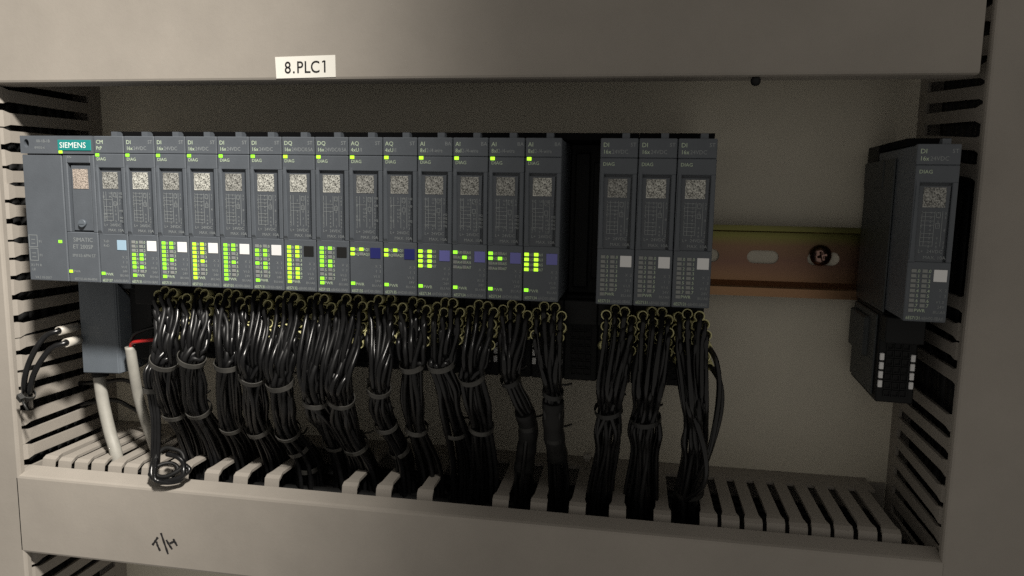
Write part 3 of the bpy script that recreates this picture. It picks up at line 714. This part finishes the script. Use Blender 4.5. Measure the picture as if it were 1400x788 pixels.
def marker_tube_end(a, b_, ro, ri, parent, base):
    a, b_ = Vector(a) - Vector(base), Vector(b_) - Vector(base); d = (b_ - a).normalized(); e1 = d.orthogonal().normalized(); e2 = d.cross(e1); n = 18; vs = []
    for (rr, p) in ((ro, b_), (ro, a), (ri, a), (ri, b_)):
        for k in range(n):
            g = 2 * math.pi * k / n; vs.append(p + (e1 * math.cos(g) + e2 * math.sin(g)) * rr)
    fs = [(i * n + k, i * n + (k + 1) % n, ((i + 1) % 4) * n + (k + 1) % n, ((i + 1) % 4) * n + k) for i in range(4) for k in range(n)]
    MB().add(vs, fs, True).build('marker_sleeve', M['tube'], parent)
bs = (-20, 14, -67)
t = thing('wire_pair', 'two black wires in white marker tubes, curving into the left duct', 'wires', bs)
for P, tb in (([(-5.5, 31.0, -27.9), (-5.4, 24.5, -27.8), (-5.1, 18.0, -27.7), (-9.9, 14.0, -30.5), (-14.3, 9.0, -41.8), (-18.3, 9.0, -54.8), (-28.0, 22, -68.0), (-38, 34, -71)], ((-5.1, 18.0, -27.7), (-5.5, 31.0, -27.9))),
              ([(-4.2, 31.0, -34.3), (-2.9, 24.5, -33.9), (-1.4, 18.0, -33.5), (-7.0, 14.0, -36.2), (-12.4, 10.0, -46.6), (-16.1, 10.0, -56.8), (-27.0, 21, -68.3), (-38, 33, -73)], ((-1.4, 18.0, -33.5), (-4.2, 31.0, -34.3)))):
    MB().tube([Vector(p) - Vector(bs) for p in P], 1.35, 10, 8).build('wire', M['wire'], t)
    marker_tube_end(*tb, 2.2, 1.75, t, bs)
tie_part(t, Vector((-18.5, 11.5, -59)) - Vector(bs), (0.6, -0.55, 1), 3.0, 2.6, M['tie_black'], H1 - .4)
# cores that run down to the duct and the coiled end on the lid
bs = (43, 22, -100)
t = thing('spare_cable', 'black cable run ending in a small coil resting on the lower duct lip', 'cable', bs)
for k, dx in enumerate((-2.2, 0.2, 2.4)):
    P = [(46 + dx, 34, -36), (43.3 + dx * .9, 19, -45), (44.6 + dx * .8, 19, -60.2), (46.0 + dx * .7, 18, -73.1), (45.5 + dx * .7, 16.5, -92)]
    MB().tube([Vector(p) - Vector(bs) for p in P], 1.05, 8, 6).build('core', M['wire'], t)
cr_ = random.Random(11)
for k, (cx, cz, rx, rz, a0, a1, yy) in enumerate(((55.0, -92.0, 9.2, 5.4, 195, 470, 13.5), (53.5, -90.2, 7.2, 6.2, 170, 560, 16.0), (57.0, -93.6, 7.6, 3.6, 205, 430, 12.6), (51.5, -94.0, 5.2, 3.6, 160, 520, 15.0))):
    P = [(45.0 + .7 * k, 18, -82 - 1.5 * k), (45.6 + .5 * k, 16.5, -88)]
    for a in range(a0, a1, 34):
        e = cr_.uniform(.86, 1.12)
        P.append((cx + rx * e * math.cos(math.radians(a)), yy + 3.4 * math.sin(math.radians(a + 20 * k)) + cr_.uniform(-.5, .5), max(-98.0, cz + rz * e * math.sin(math.radians(a)))))
    MB().tube([Vector(p) - Vector(bs) for p in P], (1.25, 1.05, 1.15, 0.9)[k], 10, 5).build('coil_turn', M['wire_dull' if k % 2 else 'wire'], t)
tie_part(t, Vector((44.2, 19, -55)) - Vector(bs), (.1, 0, -1), 4.2, 2.4, M['tie'], H1 - .3)
for P, lb in (([(-36, 56, -66.5), (-14.6, 60, -64.8), (-3.1, 60, -63.2), (8.0, 60, -67.6), (26, 62, -82), (34, 60, -108)], 'upper one of two thin black wires crossing behind the grey cables'),
              ([(-36, 58, -80), (-14.6, 62, -75.9), (-3.2, 62, -78.5), (7.8, 62, -86.3), (20, 60, -110)], 'lower one of two thin black wires crossing behind the grey cables')):
    o = MB().tube([Vector(p) - Vector(P[-1]) for p in P], 1.2, 8, 8).build('wire', M['wire']); o.location = Vector(P[-1]) * S
    tag(o, lb, 'wire')

# ------------------------------------------------------------------ black cables added inside the ducts to keep the slots dark
def dark_fill_cables(label, base, lines, r):
    t = thing('dark_fill_cables', label, 'cables', base)
    for P in lines: MB().tube([Vector(p) - Vector(base) for p in P], r, 9, 4).build('cable', M['wire_dull'], t)
rr = random.Random(5)
j = lambda a: rr.uniform(-a, a)
dark_fill_cables('black cables added inside the right vertical duct to darken its slots', (425, 50, -220),
          [[(412 + 6.0 * (k % 2) + j(1), 27 + 6.4 * (k // 2) + j(1), z) for z in (-220, -140, -60, 20, 100, 180)] for k in range(16)], 3.4)
dark_fill_cables('black cables added inside the left vertical duct to darken its slots', (-45, 50, -220),
          [[(-40 - 6.0 * (k % 2) + j(1), 27 + 6.4 * (k // 2) + j(1), z) for z in (-220, -140, -60, 20, 100)] for k in range(16)], 3.4)
dark_fill_cables('black cables added along the inside of the lower duct to darken its slots', (190, 50, -135),
          [[(x, 30 + 6.6 * (k % 8) + j(1.2), -112 - 7 * (k // 8) + j(1.5)) for x in (-24, 60, 140, 220, 300, 400)] for k in range(16)], 3.3)
